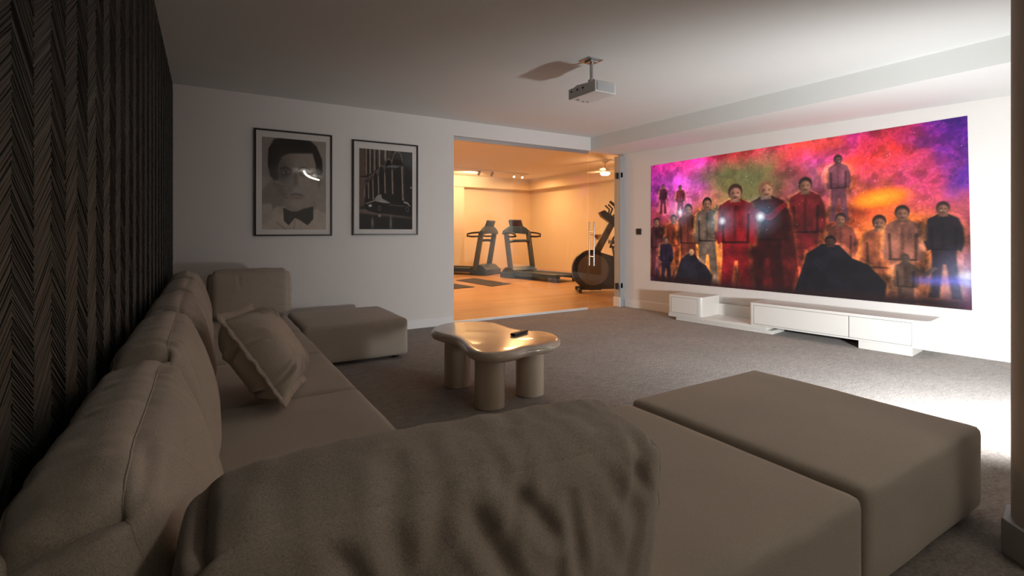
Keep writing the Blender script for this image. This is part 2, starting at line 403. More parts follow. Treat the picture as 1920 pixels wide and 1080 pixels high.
# ------------------------------------------------------------ sofa modules
def sofa_module(label, x0, x1, y0, y1, legs=True, seams=()):
    w, d = x1 - x0, y1 - y0
    t = thing('sofa_module', label, 'sofa section', ((x0 + x1) / 2, (y0 + y1) / 2, 0), group='sections of the beige modular sofa')
    h = 0.315; sd = x0 * 7.3 + y0 * 3.1
    def disp(u, v, ww, P, N):
        if ww > 0.2:
            P = P + Vector((0, 0, 0.008 * (1 - u * u) * (1 - v * v)))
            P.z += 0.004 * (noise.noise(Vector((P.x * 3 + sd, P.y * 3, 1))))
        P += N * 0.003 * noise.noise(Vector((P.x * 5, P.y * 5 + sd, P.z * 5)))
        return P
    V, Fc = block((w - 0.006, d - 0.006, h), 0.028, (30, 30, 14), disp)
    obj('upholstered_seat', (V, Fc), FAB, t, smooth=True, loc=(0, 0, 0.03 + h / 2))
    # seam line round the upper edge
    bm = bmesh.new(); a, b_ = w / 2 - 0.0175, d / 2 - 0.0175; z = 0.345 - 0.0080
    pts = []
    for (cx, cy) in ((a, -b_), (a, b_), (-a, b_), (-a, -b_)): pts.append((cx, cy, z))
    loop = []
    for i in range(4):
        A = Vector(pts[i]); B = Vector(pts[(i + 1) % 4])
        for k in range(12): loop.append(A.lerp(B, k / 12))
    bmesh.ops.transform
    tube(bm, [(p.x * 1.0, p.y * 1.0, p.z) for p in loop], 0.0012, seg=6, closed=True)
    obj('seam', bm, FAB, t, smooth=True)
    bm = bmesh.new(); bx(bm, -w / 2 + 0.06, w / 2 - 0.06, -d / 2 + 0.06, d / 2 - 0.06, 0.022, 0.05); obj('plinth', bm, DARK, t)
    for sx in (-1, 1):
        for sy in (-1, 1):
            bm = bmesh.new(); cx, cy = sx * (w / 2 - 0.09), sy * (d / 2 - 0.09); lathe(bm, [(0.028, 0), (0.028, 0.03)], 16, (cx, cy)); obj('foot', bm, DARK, t, smooth='auto')
    return t
sofa_module('beige corner sofa section nearest the camera under the big foreground cushion', -0.24, 0.64, 0.68, 1.62)
sofa_module('beige seat section on the dark wall next after the near corner, second one', -0.24, 0.64, 1.62, 2.46)
sofa_module('beige seat section on the dark wall just beyond the throw pillow, middle of row', -0.24, 0.64, 2.46, 3.30)
sofa_module('beige seat section on the dark wall just before the far corner', -0.24, 0.64, 3.30, 4.14)
sofa_module('beige far corner sofa section carrying the upright end cushion', -0.24, 0.64, 4.14, 5.08)
sofa_module('beige chaise section right of the big foreground cushion, left of the near ottoman', 0.655, 1.605, 0.68, 1.62)
for o, lab in ((sofa_module('', 1.64, 2.585, 0.69, 1.65), 'large square beige ottoman in the right foreground near the column'),
          (sofa_module('', 0.655, 1.52, 4.20, 5.10), 'far beige ottoman beside the coffee table, close to the wall under the pictures')):
    o.name = 'ottoman'; o['label'] = lab; o['category'] = 'ottoman'; o['group'] = 'ottomans of the beige sofa'

# ------------------------------------------------------------ cushions
def seg_fold(P2, a, b, wd, depth):
    ax, ay = a; bx_, by = b; dx, dy = bx_ - ax, by - ay; L2 = dx * dx + dy * dy
    t = max(0, min(1, ((P2[0] - ax) * dx + (P2[1] - ay) * dy) / L2))
    qx, qy = ax + dx * t, ay + dy * t
    cr = ((P2[0] - ax) * dy - (P2[1] - ay) * dx) / math.sqrt(L2)
    d2 = (P2[0] - qx) ** 2 + (P2[1] - qy) ** 2
    taper = math.sin(math.pi * min(1, max(0, 0.12 + 0.88 * t))) ** 0.7 if True else 1
    g = math.exp(-d2 / (wd * wd)) * taper
    g2 = math.exp(-((math.sqrt(d2) - wd * 1.6) ** 2) / (wd * wd)) * taper
    return -depth * g + depth * 0.55 * g2
def back_cushion(label, w, h, t, loc, rz, lean, seed, folds=(), folds_n=10, res=(90, 16, 56), bulge=0.035, bback=None, ends=0.0, taper=0.0, rr=0.058, top_seam=True, group='loose back cushions of the sofa', amp=1.0, sag=0.02):
    rnd = random.Random(seed)
    th_ = thing('back_cushion', label, 'cushion', loc, rot=(0, 0, 0), group=group)
    Mr = Matrix.Rotation(rz, 4, 'Z') @ Matrix.Rotation(lean, 4, 'X')
    th_.rotation_euler = Mr.to_euler()
    F = list(folds)
    for i in range(folds_n):
        side = rnd.choice((0, 0, 1, 2))
        if side == 0: a = (rnd.uniform(-.48, .48) * w, h / 2 * rnd.uniform(0.75, 0.98)); ang = rnd.uniform(-2.3, -0.85)
        elif side == 1: a = (-w / 2 * rnd.uniform(.85, .97), rnd.uniform(-.4, .45) * h); ang = rnd.uniform(-.9, .9)
        else: a = (w / 2 * rnd.uniform(.85, .97), rnd.uniform(-.4, .45) * h); ang = math.pi + rnd.uniform(-.9, .9)
        L = rnd.uniform(.10, .26)
        F.append((a, (a[0] + L * math.cos(ang), a[1] + L * math.sin(ang)), rnd.uniform(.009, .018), rnd.uniform(.004, .009) * amp))
    def disp(u, v, ww, P, N):
        fu = max(0, 1 - abs(u) ** 3.0); fw = max(0, 1 - abs(ww) ** 2.6)
        k = fu * fw
        s = 1 if v > 0 else -1
        P = P.copy()
        P.y += s * abs(v) * (bulge if (v < 0 or bback is None) else bback) * k
        P.z -= ends * max(0, ww) * abs(u) ** 5
        P.z += -sag * (ww > 0) * abs(ww) * (1 - u * u) * 0.5 + 0.010 * max(0, ww) * (1 - u * u) * (1 - v * v)
        if u < 0: P.x += taper * max(0, -ww + .4) * -u
        P.x += (1 if u > 0 else -1) * abs(u) * 0.018 * (1 - v * v) * fw
        # corners pinch
        c = (abs(u) ** 10) * (abs(ww) ** 10)
        P.z -= 0.018 * c * (1 if ww > 0 else -1); P.x -= 0.012 * c * (1 if u > 0 else -1)
        dz = 0.0
        if abs(v) > 0.35:
            for a, b, wd, dp in F: dz += seg_fold((P.x, P.z), a, b, wd, dp)
        nz = noise.fractal(Vector((P.x * 5 + seed, P.z * 5, P.y * 4)), 1.0, 2.0, 4)
        # seam puckers
        puck = 0.006 * noise.noise(Vector((P.x * 22 + seed, s * 3, 0))) * math.exp(-((1 - abs(ww)) / 0.10) ** 2) + 0.006 * noise.noise(Vector((P.z * 22, seed, s * 4))) * math.exp(-((1 - abs(u)) / 0.05) ** 2)
        return P + N * (dz + nz * 0.0045 * amp + puck * amp)
    r = min(rr, t * 0.36)
    V, Fc = block((w, t, h), r, res, disp)
    obj('cushion_cover', (V, Fc), FABC, th_, smooth=True)
    # seams of the gusset
    for s in (-1, 1):
        bm = bmesh.new(); loop = []; sections = []
        for (A, B, n) in (((-1, -1), (1, -1), 60), ((1, -1), (1, 1), 40), ((1, 1), (-1, 1), 60), ((-1, 1), (-1, -1), 40)):
            for k in range(n):
                u = A[0] + (B[0] - A[0]) * k / n; ww = A[1] + (B[1] - A[1]) * k / n
                u = max(-1, min(1, u)); ww = max(-1, min(1, ww))
                P = Vector((u * w / 2, s * t / 2, ww * h / 2))
                q = Vector((max(-w / 2 + r, min(w / 2 - r, P.x)), s * (t / 2 - r), max(-h / 2 + r, min(h / 2 - r, P.z))))
                N = (P - q).normalized(); loop.append(disp(u, s * 1.0, ww, q + N * r, N) + N * 0.0002)
            sections.append(loop[-n:])
        if top_seam or s > 0: tube(bm, loop, 0.0016, seg=6, closed=True)
        else:
            tube(bm, sections[1], 0.0016, seg=6); obj('seam', bm, FABC, th_, smooth=True)
            bm = bmesh.new(); tube(bm, sections[3], 0.0016, seg=6)
        obj('seam', bm, FABC, th_, smooth=True)
    return th_
# cushions standing against the dark wall (x local = along the wall, leaning back)
ROWZ = 0.345 + 0.232
def wall_cushion(label, ya, yb, seed, dz=0, fn=8, lean=R(-16.5), res=(64, 14, 40), amp=1.0, folds=()):
    w = yb - ya - 0.034
    return back_cushion(label, w, 0.435, 0.16, (-0.098, (ya + yb) / 2, 0.345 + 0.234 + dz), R(90), lean, seed, folds, fn, res, 0.040, 0.004, 0.03, amp=amp)
wall_cushion('largest looking beige back cushion at the lower left, against the dark wall', 0.74, 1.61, 3, 0.0, 9, res=(110, 18, 60), amp=0.7)
wall_cushion('beige back cushion on the dark wall behind the throw pillow, second from the camera', 1.615, 2.455, 5, 0.004, 8, res=(90, 16, 50), amp=0.8)
wall_cushion('beige back cushion on the dark wall, third from the camera', 2.465, 3.295, 6, 0.0, 9, amp=1.1)
wall_cushion('beige back cushion on the dark wall, fourth from the camera', 3.305, 4.135, 7, 0.0, 9, amp=1.1)
wall_cushion('beige back cushion on the dark wall in the far corner, farthest of the row', 4.145, 4.74, 8, 0.006, 7, amp=1.2)
back_cushion('upright rectangular beige cushion on the far corner seat, facing the camera', 0.62, 0.42, 0.20, (0.335, 4.90, 0.345 + 0.222), 0, R(-4), 12, (), 5, (60, 12, 40), 0.02, amp=0.6, sag=0.006)
# foreground cushion with deep folds on its near face
fo = []
for a, b_, wd, dp in (((-.02, .17), (.06, .03), .013, .014), ((.06, .03), (.075, -.08), .012, .012), ((.04, .19), (.14, .07), .012, .010), ((.14, .15), (.17, .0), .010, .009),
                      ((.20, .19), (.29, .06), .012, .006), ((.29, .19), (.25, .04), .010, .006), ((.27, .17), (.32, .10), .009, .006), ((-.29, .13), (-.22, .0), .014, .014),
                      ((-.30, .07), (-.20, -.10), .014, .012), ((-.13, .19), (-.10, .06), .014, .008), ((.12, .05), (.11, -.10), .014, .008), ((-.20, .17), (-.16, .10), .012, .008),
                      ((.07, .195), (.03, .11), .010, .008), ((.22, .08), (.28, -.05), .013, .005)):
    fo.append((a, b_, wd * 1.3, dp * (.8 if a[0] < .18 else .55)))
back_cushion('big creased beige cushion filling the bottom centre foreground, seen from behind', 0.725, 0.43, 0.19, (0.340, 0.735, 0.345 + 0.214), R(-4), R(7), 21, fo, 3, (170, 26, 110), 0.024, amp=0.85, sag=0.012, taper=0.05, ends=0.012, top_seam=False, rr=0.042)

# throw pillow with flange
def pillow():
    T = Vector((0.035, 2.34, 0.765)); B = Vector((0.280, 2.235, 0.378))
    up = (T - B); L = up.length; up.normalize()
    wd = Vector((0.16, 0.98, 0.20)); wd = (wd - up * wd.dot(up)).normalized(); nrm = up.cross(wd)
    ctr = (T + B) / 2 + wd * L / 2
    t = thing('throw_pillow', 'square beige throw pillow with a flanged edge leaning on the wall cushions', 'pillow', ctr)
    Mx = Matrix((wd, nrm, up)).transposed().to_4x4(); t.rotation_euler = Mx.to_euler()
    n = 64; hs = L / 2 - 0.033; V = []; Fc = []; idx = {}
    rnd = random.Random(2)
    folds = []
    for i in range(16):
        s = rnd.randrange(4); p = rnd.uniform(-.8, .8) * hs; l = rnd.uniform(.05, .12); e = hs * .97
        a = [(-e, p), (e, p), (p, -e), (p, e)][s]; c = Vector((-a[0], -a[1])).normalized(); c.rotate(Matrix.Rotation(rnd.uniform(-.5, .5), 2))
        folds.append((a, (a[0] + c.x * l, a[1] + c.y * l), rnd.uniform(.007, .012), rnd.uniform(.009, .016)))
    for sy in (-1, 1):
        for i in range(n + 1):
            for j in range(n + 1):
                u = -1 + 2 * i / n; v = -1 + 2 * j / n
                edge = (i in (0, n) or j in (0, n))
                if edge and (i, j) in idx: idx[(sy, i, j)] = idx[(i, j)]; continue
                th_ = 0.118 * (max(0, 1 - u ** 4) ** 0.55) * (max(0, 1 - v ** 4) ** 0.55)
                pin = 1 - 0.05 * (1 - u * u) * (abs(v) ** 3); pin2 = 1 - 0.05 * (1 - v * v) * (abs(u) ** 3)
                x = u * hs * pin2; z = v * hs * pin
                dz = 0 if edge else sum(seg_fold((x, z), *f) for f in folds)
                y = sy * (th_ + (dz + 0.004 * noise.fractal(Vector((x * 9, z * 9, sy * 3)), 1, 2, 3)) * min(1, th_ / .04))
                k = len(V); V.append((x, y, z))
                if edge: idx[(i, j)] = k
                idx[(sy, i, j)] = k
        for i in range(n):
            for j in range(n):
                f = (idx[(sy, i, j)], idx[(sy, i + 1, j)], idx[(sy, i + 1, j + 1)], idx[(sy, i, j + 1)]); Fc.append(f if sy < 0 else f[::-1])
    obj('pillow_body', (V, Fc), FABC, t, smooth=True)
    # ruffled flange ring
    V = []; Fc = []; m = 56; ring = []
    cor = [(-1, -1), (1, -1), (1, 1), (-1, 1)]
    P = []
    for c in range(4):
        A = cor[c]; B_ = cor[(c + 1) % 4]
        for k in range(m): P.append((A[0] + (B_[0] - A[0]) * k / m, A[1] + (B_[1] - A[1]) * k / m))
    for i, (u, v) in enumerate(P):
        pin = 1 - 0.05 * (1 - u * u) * (abs(v) ** 3); pin2 = 1 - 0.05 * (1 - v * v) * (abs(u) ** 3)
        x, z = u * hs * pin2, v * hs * pin; ox, oz = x * (1 + .036 / hs), z * (1 + .036 / hs)
        wv = 0.011 * noise.noise(Vector((i * .23, 3, 0))) + 0.005 * noise.noise(Vector((i * .7, 7, 0)))
        V += [(x * .985, wv * .2 + .004, z * .985), (ox, wv + .0035, oz), (ox * 1.002, wv - .0035, oz * 1.002), (x * .985, wv * .2 - .004, z * .985)]
    N4 = len(P)
    for i in range(N4):
        a = 4 * i; b_ = 4 * ((i + 1) % N4)
        for k in range(4): Fc.append((a + k, a + (k + 1) % 4, b_ + (k + 1) % 4, b_ + k))
    obj('flange', (V, Fc), FABC, t, smooth=True)
    return t
pillow()

# ------------------------------------------------------------ coffee table
outl = [(1.424, 3.42), (1.50, 3.56), (1.60, 3.635), (1.71, 3.66), (1.82, 3.635), (1.915, 3.565), (1.965, 3.46), (1.972, 3.33), (1.972, 3.19), (2.01, 3.085), (2.09, 3.0), (2.115, 2.89), (2.085, 2.775), (2.00, 2.67), (1.90, 2.62), (1.80, 2.607), (1.70, 2.605), (1.618, 2.575), (1.52, 2.565), (1.43, 2.60), (1.392, 2.688), (1.398, 2.80), (1.43, 2.93), (1.455, 3.06), (1.448, 3.18), (1.42, 3.30)]
def smooth_loop(pts, sub=5):
    out = []; n = len(pts)
    for i in range(n):
        p0, p1, p2, p3 = (Vector(pts[(i + k - 1) % n]) for k in range(4))
        for k in range(sub):
            t = k / sub; out.append(0.5 * ((2 * p1) + (-p0 + p2) * t + (2 * p0 - 5 * p1 + 4 * p2 - p3) * t * t + (-p0 + 3 * p1 - 3 * p2 + p3) * t ** 3))
    return out
tb = thing('coffee_table', 'low cloud-shaped cream coffee table on three thick round legs', 'table', (1.72, 3.0, 0))
lp = [p - Vector((1.72, 3.0)) for p in smooth_loop(outl)]
bm = bmesh.new(); n = len(lp); rings = []
nr = []
for i in range(n):
    t = lp[(i + 1) % n] - lp[i - 1]; nr.append(Vector((t.y, -t.x)).normalized())
area = sum(lp[i].x * lp[(i + 1) % n].y - lp[(i + 1) % n].x * lp[i].y for i in range(n))
if area < 0: nr = [-v for v in nr]
for (off, z) in ((-.045, .312), (-.012, .316), (.004, .325), (.012, .34), (.010, .357), (.002, .369), (-.010, .376), (-.028, .379), (-.05, .38)):
    rings.append([bm.verts.new((lp[i].x + nr[i].x * off, lp[i].y + nr[i].y * off, z)) for i in range(n)])
for A, B in zip(rings, rings[1:]):
    for k in range(n): bm.faces.new((A[k], A[(k + 1) % n], B[(k + 1) % n], B[k]))
bm.faces.new(rings[0][::-1]); bm.faces.new(rings[-1])
obj('tabletop', bm, LACQ, tb, smooth='auto')
for (x, y) in ((1.53, 2.755), (1.545, 3.255), (1.88, 2.825)):
    bm = bmesh.new(); lathe(bm, [(0.090, 0), (0.096, 0.006), (0.096, 0.318)], 48, (x - 1.72, y - 3.0)); obj('leg', bm, LACQ, tb, smooth='auto')
# remote
rm = thing('remote_control', 'small black remote control lying on the cream coffee table', 'remote', (1.885, 2.965, 0.38), rz=R(24))
obj('body', box(-.085, .085, -.022, .022, .001, .019, bev=.006, seg=3), BLACK, rm, smooth='auto')
bm = bmesh.new(); lathe(bm, [(.014, .018), (.014, .0205), (.008, .021)], 20, (.035, 0)); obj('button_ring', bm, mat('grey_rubber', (.30, .30, .30), .5), rm)
for i in range(5):
    for j in (-1, 1):
        bm = bmesh.new(); lathe(bm, [(.0045, .018), (.0042, .0208)], 10, (-.07 + i * .019, j * .009)); obj('button', bm, MATS['grey_rubber'], rm)

# ------------------------------------------------------------ media unit (local x along the wall, local -y toward the room)
tv = thing('media_console', 'long low white media console with open shelf under the projected picture', 'console', wp(0, 0.02)[:], rz=WROT)
D = 0.40
def rbox(bm, x0, x1, y0, y1, z0, z1, rl=0.0, rr=0.0):
    """vertical front corners rounded (front = -y)"""
    pts = [(x1, y1), (x0, y1)]
    for (cx, r, a0) in ((x0, rl, 180), (x1, rr, 270)):
        if r:
            c = (cx + r if cx == x0 else cx - r, y0 + r)
            for k in range(9): a = R(a0 + k * 90 / 8); pts.append((c[0] + r * math.cos(a), c[1] + r * math.sin(a)))
        else: pts.append((cx, y0))
    prism(bm, pts, z0, z1, bev=0.0015)
# carcass pieces: a shelf base, the small box, the long box
bm = bmesh.new(); rbox(bm, 1.03, 2.24, -D + .015, 0, 0.038, 0.078); obj('base_shelf', bm, WHITE, tv, smooth='auto')
bm = bmesh.new(); rbox(bm, 1.03, 1.495, -D, 0, 0.078, 0.315, .035, .035); obj('small_cabinet', bm, WHITE, tv, smooth='auto')
bm = bmesh.new(); rbox(bm, 2.065, 3.62, -D, 0, 0.079, 0.325, .03, .07); obj('long_cabinet', bm, WHITE, tv, smooth='auto')
bm = bmesh.new(); bx(bm, 1.495, 2.065, -.022, 0, 0.078, .215); obj('back_panel', bm, WHITE, tv)
JO = mat('shadow_gap', (0.10, 0.095, 0.085), .8)
for (a, b_, z1) in ((1.085, 1.435, .287), (2.118, 3.018, .297), (3.024, 3.498, .297)):
    d = obj('drawer', box(a, b_, -D - .004, -D + .02, .098, z1, bev=.002), WHITE, tv)
    bm = bmesh.new(); g = .003
    for (p, q, r_, s_) in ((a - g, b_ + g, z1, z1 + g), (a - g, b_ + g, .098 - g, .098), (a - g, a, .098, z1), (b_, b_ + g, .098, z1)): bx(bm, p, q, -D - .0008, -D + .01, r_, s_)
    obj('shadow_gap', bm, JO, d)
for (a, b_) in ((1.13, 2.30), (3.09, 3.50)):
    obj('plinth', box(a, b_, -D + .03, -.04, 0, .08 if a > 3 else .04, bev=.002), WHITE, tv)
obj('support_rail', box(2.30, 3.09, -.08, -.04, 0, .08), DARK, tv)

# wall outlet
ol = thing('wall_outlet', 'small square black socket on the wall left of the projected picture', 'socket', wp(.27, .0, 1.105)[:], rz=WROT)
obj('plate', box(-.043, .043, -.011, -.0005, -.043, .043, bev=.003), BLACK, ol)
bm = bmesh.new(); lathe(bm, [(.022, 0), (.022, .002), (.019, .002), (.019, .0005)], 24); o = obj('insert', bm, mat('socket_insert', (.03, .03, .03), .25), ol, loc=(0, -.011, 0), rot=(R(90), 0, 0))

# ------------------------------------------------------------ numpy raster for the flat prints
def canvas(w, h, col): a = np.zeros((h, w, 3)); a[:] = col; return a
def grid(a, asp):
    h, w = a.shape[:2]; y, x = np.mgrid[0:h, 0:w]; return (x + .5) / w, (y + .5) / h
def blend(a, m, c): m = np.clip(m, 0, 1)[..., None]; a[:] = a * (1 - m) + np.array(c) * m
def ell(a, cx, cy, rx, ry, c, rot=0, soft=.01, op=1.0):
    x, y = grid(a, 1); X = (x - cx) * math.cos(rot) + (y - cy) * math.sin(rot); Y = -(x - cx) * math.sin(rot) + (y - cy) * math.cos(rot)
    d = (np.sqrt((X / rx) ** 2 + (Y / ry) ** 2) - 1) * min(rx, ry); blend(a, op * (0.5 - d / soft), c)
def poly(a, pts, c, soft=.008, op=1.0):
    x, y = grid(a, 1); ins = np.zeros(x.shape, bool); dm = np.full(x.shape, 9.0); n = len(pts)
    for i in range(n):
        (x0, y0), (x1, y1) = pts[i], pts[(i + 1) % n]
        if y0 != y1: ins ^= ((y0 > y) != (y1 > y)) & (x < (x1 - x0) * (y - y0) / (y1 - y0) + x0)
        dx, dy = x1 - x0, y1 - y0; t = np.clip(((x - x0) * dx + (y - y0) * dy) / (dx * dx + dy * dy + 1e-12), 0, 1)
        dm = np.minimum(dm, np.hypot(x - x0 - t * dx, y - y0 - t * dy))
    blend(a, op * (.5 + np.where(ins, dm, -dm) / soft), c)
def line(a, pts, wd, c, soft=.006, op=1.0):
    x, y = grid(a, 1); dm = np.full(x.shape, 9.0)
    for (x0, y0), (x1, y1) in zip(pts, pts[1:]):
        dx, dy = x1 - x0, y1 - y0; t = np.clip(((x - x0) * dx + (y - y0) * dy) / (dx * dx + dy * dy + 1e-12), 0, 1)
        dm = np.minimum(dm, np.hypot(x - x0 - t * dx, y - y0 - t * dy))
    blend(a, op * (.5 - (dm - wd) / soft), c)
def fbm(w, h, s, seed, oct=5, ax=1.0):
    rs = np.random.RandomState(seed); out = np.zeros((h, w)); amp = 1; tot = 0
    for o in range(oct):
        gw = max(2, int(s * ax * 2 ** o)) + 2; gh = max(2, int(s * 2 ** o)) + 2; g = rs.rand(gh, gw)
        xs = np.linspace(0, gw - 1.001, w); ys = np.linspace(0, gh - 1.001, h); xi = xs.astype(int); yi = ys.astype(int)
        fx = xs - xi; fy = ys - yi; fx = fx * fx * (3 - 2 * fx); fy = fy * fy * (3 - 2 * fy)
        t = g[yi][:, xi] * (1 - fx) + g[yi][:, xi + 1] * fx; b_ = g[yi + 1][:, xi] * (1 - fx) + g[yi + 1][:, xi + 1] * fx
        out += amp * (t * (1 - fy)[:, None] + b_ * fy[:, None]); tot += amp; amp *= .55
    return out / tot
def raster_obj(name, a, corner, m, parent, srgb=True):
    """corner: TL, TR, BR, BL"""
    h, w = a.shape[:2]; TL, TR, BR, BL = (np.array(c, float) for c in corner)
    u = np.linspace(0, 1, w)[None, :, None]; v = np.linspace(0, 1, h)[:, None, None]
    P = (TL * (1 - u) + TR * u) * (1 - v) + (BL * (1 - u) + BR * u) * v
    V = P.reshape(-1, 3); i = np.arange(w * h).reshape(h, w)
    Fq = np.stack([i[1:, :-1], i[1:, 1:], i[:-1, 1:], i[:-1, :-1]], -1).reshape(-1, 4)
    me = bpy.data.meshes.new(name); me.vertices.add(len(V)); me.vertices.foreach_set('co', V.astype(np.float32).ravel())
    me.loops.add(Fq.size); me.loops.foreach_set('vertex_index', Fq.astype(np.int32).ravel())
    me.polygons.add(len(Fq)); me.polygons.foreach_set('loop_start', (np.arange(len(Fq)) * 4).astype(np.int32)); me.update(calc_edges=True)
    c = np.clip(a, 0, 1); c = np.where(c <= .04045, c / 12.92, ((c + .055) / 1.055) ** 2.4)
    c = np.concatenate([c.reshape(-1, 3), np.ones((w * h, 1))], 1).astype(np.float32)
    at = me.color_attributes.new('Col', 'FLOAT_COLOR', 'POINT'); at.data.foreach_set('color', c.ravel())
    me.materials.append(m); o = bpy.data.objects.new(name, me); COL.objects.link(o); o.parent = parent; return o

# ---- the projected picture: a plain cosmic landscape in the colours of the photograph
w, h = 620, 300
x, y = grid(np.zeros((h, w, 3)), 1)
cols = [  # rows top->bottom, columns left->right, sRGB
 [(150,25,100),(205,40,140),(205,45,120),(200,30,60),(220,45,50),(215,50,80),(215,60,50),(205,60,60),(170,30,110),(150,25,60),(100,15,110),(50,10,120)],
 [(120,20,110),(190,60,170),(200,70,190),(150,90,90),(120,110,60),(150,110,60),(205,40,60),(195,60,130),(215,60,50),(195,40,40),(110,25,120),(60,20,130)],
 [(110,25,110),(140,50,130),(190,80,140),(190,100,90),(130,110,50),(170,120,60),(170,40,60),(150,70,100),(210,90,60),(180,50,90),(180,50,90),(80,30,120)],
 [(110,30,60),(160,60,60),(150,60,60),(190,120,60),(190,80,60),(200,130,90),(110,35,35),(110,30,35),(200,70,30),(230,110,40),(160,60,60),(150,60,90)],
 [(90,30,40),(190,70,40),(210,110,40),(200,140,70),(170,70,60),(180,110,70),(90,30,30),(90,25,25),(190,60,35),(200,90,40),(180,100,60),(140,60,60)],
 [(60,20,35),(170,60,30),(220,110,40),(240,160,60),(150,50,40),(190,90,40),(130,50,30),(110,30,25),(160,60,30),(190,90,40),(180,90,50),(150,70,70)],
 [(50,20,45),(80,40,50),(170,80,40),(230,140,50),(90,25,25),(170,70,30),(130,50,25),(90,30,25),(60,30,40),(160,70,35),(150,80,50),(110,80,130)],
 [(60,20,60),(50,20,50),(80,35,30),(120,50,30),(60,15,20),(80,25,20),(60,25,20),(40,20,25),(90,35,25),(60,25,25),(130,70,50),(90,30,60)]]
G = np.array(cols) / 255.0
wx = fbm(w, h, 4, 1, 5, 2); wy = fbm(w, h, 4, 2, 5, 2)
uu = np.clip(x + (wx - .5) * .22, 0, .9999) * 11; vv = np.clip(y + (wy - .5) * .30, 0, .9999) * 7
ui = np.minimum(uu.astype(int), 10); vi = np.minimum(vv.astype(int), 6); fu = (uu - ui)[..., None]; fv = (vv - vi)[..., None]
img = (G[vi, ui] * (1 - fu) + G[vi, ui + 1] * fu) * (1 - fv) + (G[vi + 1, ui] * (1 - fu) + G[vi + 1, ui + 1] * fu) * fv
n1 = fbm(w, h, 9, 3, 6, 2.2); n2 = fbm(w, h, 14, 5, 5, 2.2)
img = img * (0.55 + 0.9 * n1[..., None])
ridge = np.clip(1 - np.abs(n2 - .5) * 14, 0, 1) * (y < .5)
img += ridge[..., None] * np.array([.16, .08, .14]) * n1[..., None]
ridge2 = np.clip(1 - np.abs(n1 - .47) * 16, 0, 1) * (y < .55)
img += ridge2[..., None] * np.array([.10, .03, .04])
# plain anonymous travellers standing in the glow (no faces)
def figure(cx, top, hh, c, lean=0, skin=(.55, .36, .28), hair=(.14, .09, .08), wid=1.0, arm=0, crouch=False, rim=(.98, .58, .25)):
    k = hh * .48 * wid * 300 / 620 * 1.0; kw = k * .62; m0 = img.copy()
    def pt(a, b_): return (cx + a * kw + lean * b_ * hh * .2, top + b_ * hh)
    body = [pt(-.16, .125), pt(-.44, .17), pt(-.56, .26), pt(-.60, .42), pt(-.50, .52), pt(-.38, .50), pt(-.36, .60), pt(-.42, .80), pt(-.48, 1.02), pt(-.16, 1.02), pt(-.03, .66), pt(.06, .66), pt(.20, 1.02), pt(.50, 1.02), pt(.42, .80), pt(.36, .60), pt(.38, .50), pt(.50, .52), pt(.60, .42), pt(.56, .26), pt(.44, .17), pt(.16, .125)]
    cape = [pt(-.20, .14), pt(-.62, .30), pt(-.85, 1.02), pt(.85, 1.02), pt(.62, .30), pt(.20, .14)]
    if crouch: body = [pt(-.3, .10), pt(-.9, .25), pt(-1.5, .80), pt(-1.6, 1.02), pt(1.5, 1.02), pt(1.7, .62), pt(1.2, .38), pt(.7, .30), pt(.3, .12)]
    shape = cape if arm == 2 else body
    poly(img, shape, rim, soft=.035, op=.45)
    poly(img, shape, c, soft=.006)
    if arm == 1: line(img, [pt(.45, .22), pt(.9, .30), pt(1.25, .20)], kw * .10, c, soft=.006)
    if arm == -1: line(img, [pt(-.45, .22), pt(-.95, .32), pt(-1.2, .18)], kw * .10, c, soft=.006)
    if arm == 2: poly(img, body, [q * .6 for q in c], soft=.01)
    if arm != 2 and not crouch:
        for q in (-1, 1): line(img, [pt(q * .36, .26), pt(q * .34, .50)], kw * .035, [z * .35 for z in c], soft=.006, op=.8)
        line(img, [pt(-.52, .22), pt(-.56, .40)], kw * .04, rim, soft=.01, op=.5); line(img, [pt(-.40, .62), pt(-.44, .96)], kw * .03, rim, soft=.01, op=.35)
    if not crouch:
        line(img, [pt(0, .18), pt(-.02, .50)], kw * .04, [q * .55 for q in c], soft=.008, op=.6)
        line(img, [pt(-.32, .50), pt(.32, .50)], kw * .06, [q * .40 for q in c], soft=.006, op=.8)
    poly(img, [pt(-.11, .08), pt(.11, .08), pt(.14, .15), pt(-.14, .15)], [q * .7 for q in skin], soft=.006)
    d = np.abs(img - m0).sum(-1) > .03; img[d] *= (0.35 + 1.3 * n2[d])[..., None]
    hx, hy = pt(0, .065)
    ell(img, hx, hy - .010 * hh, kw * .20, hh * .066, hair, soft=.004); ell(img, hx + kw * .01, hy + .012 * hh, kw * .155, hh * .052, skin, soft=.006)
    ell(img, hx - kw * .09, hy + .012 * hh, kw * .07, hh * .045, [q * .5 for q in skin], soft=.012, op=.7)
    for q in (-.055, .075): ell(img, hx + kw * q, hy + .004 * hh, kw * .028, hh * .006, [z * .3 for z in skin], soft=.006, op=.75)
    ell(img, hx, hy + .045 * hh, kw * .08, hh * .012, [q * .5 for q in skin], soft=.008, op=.8)
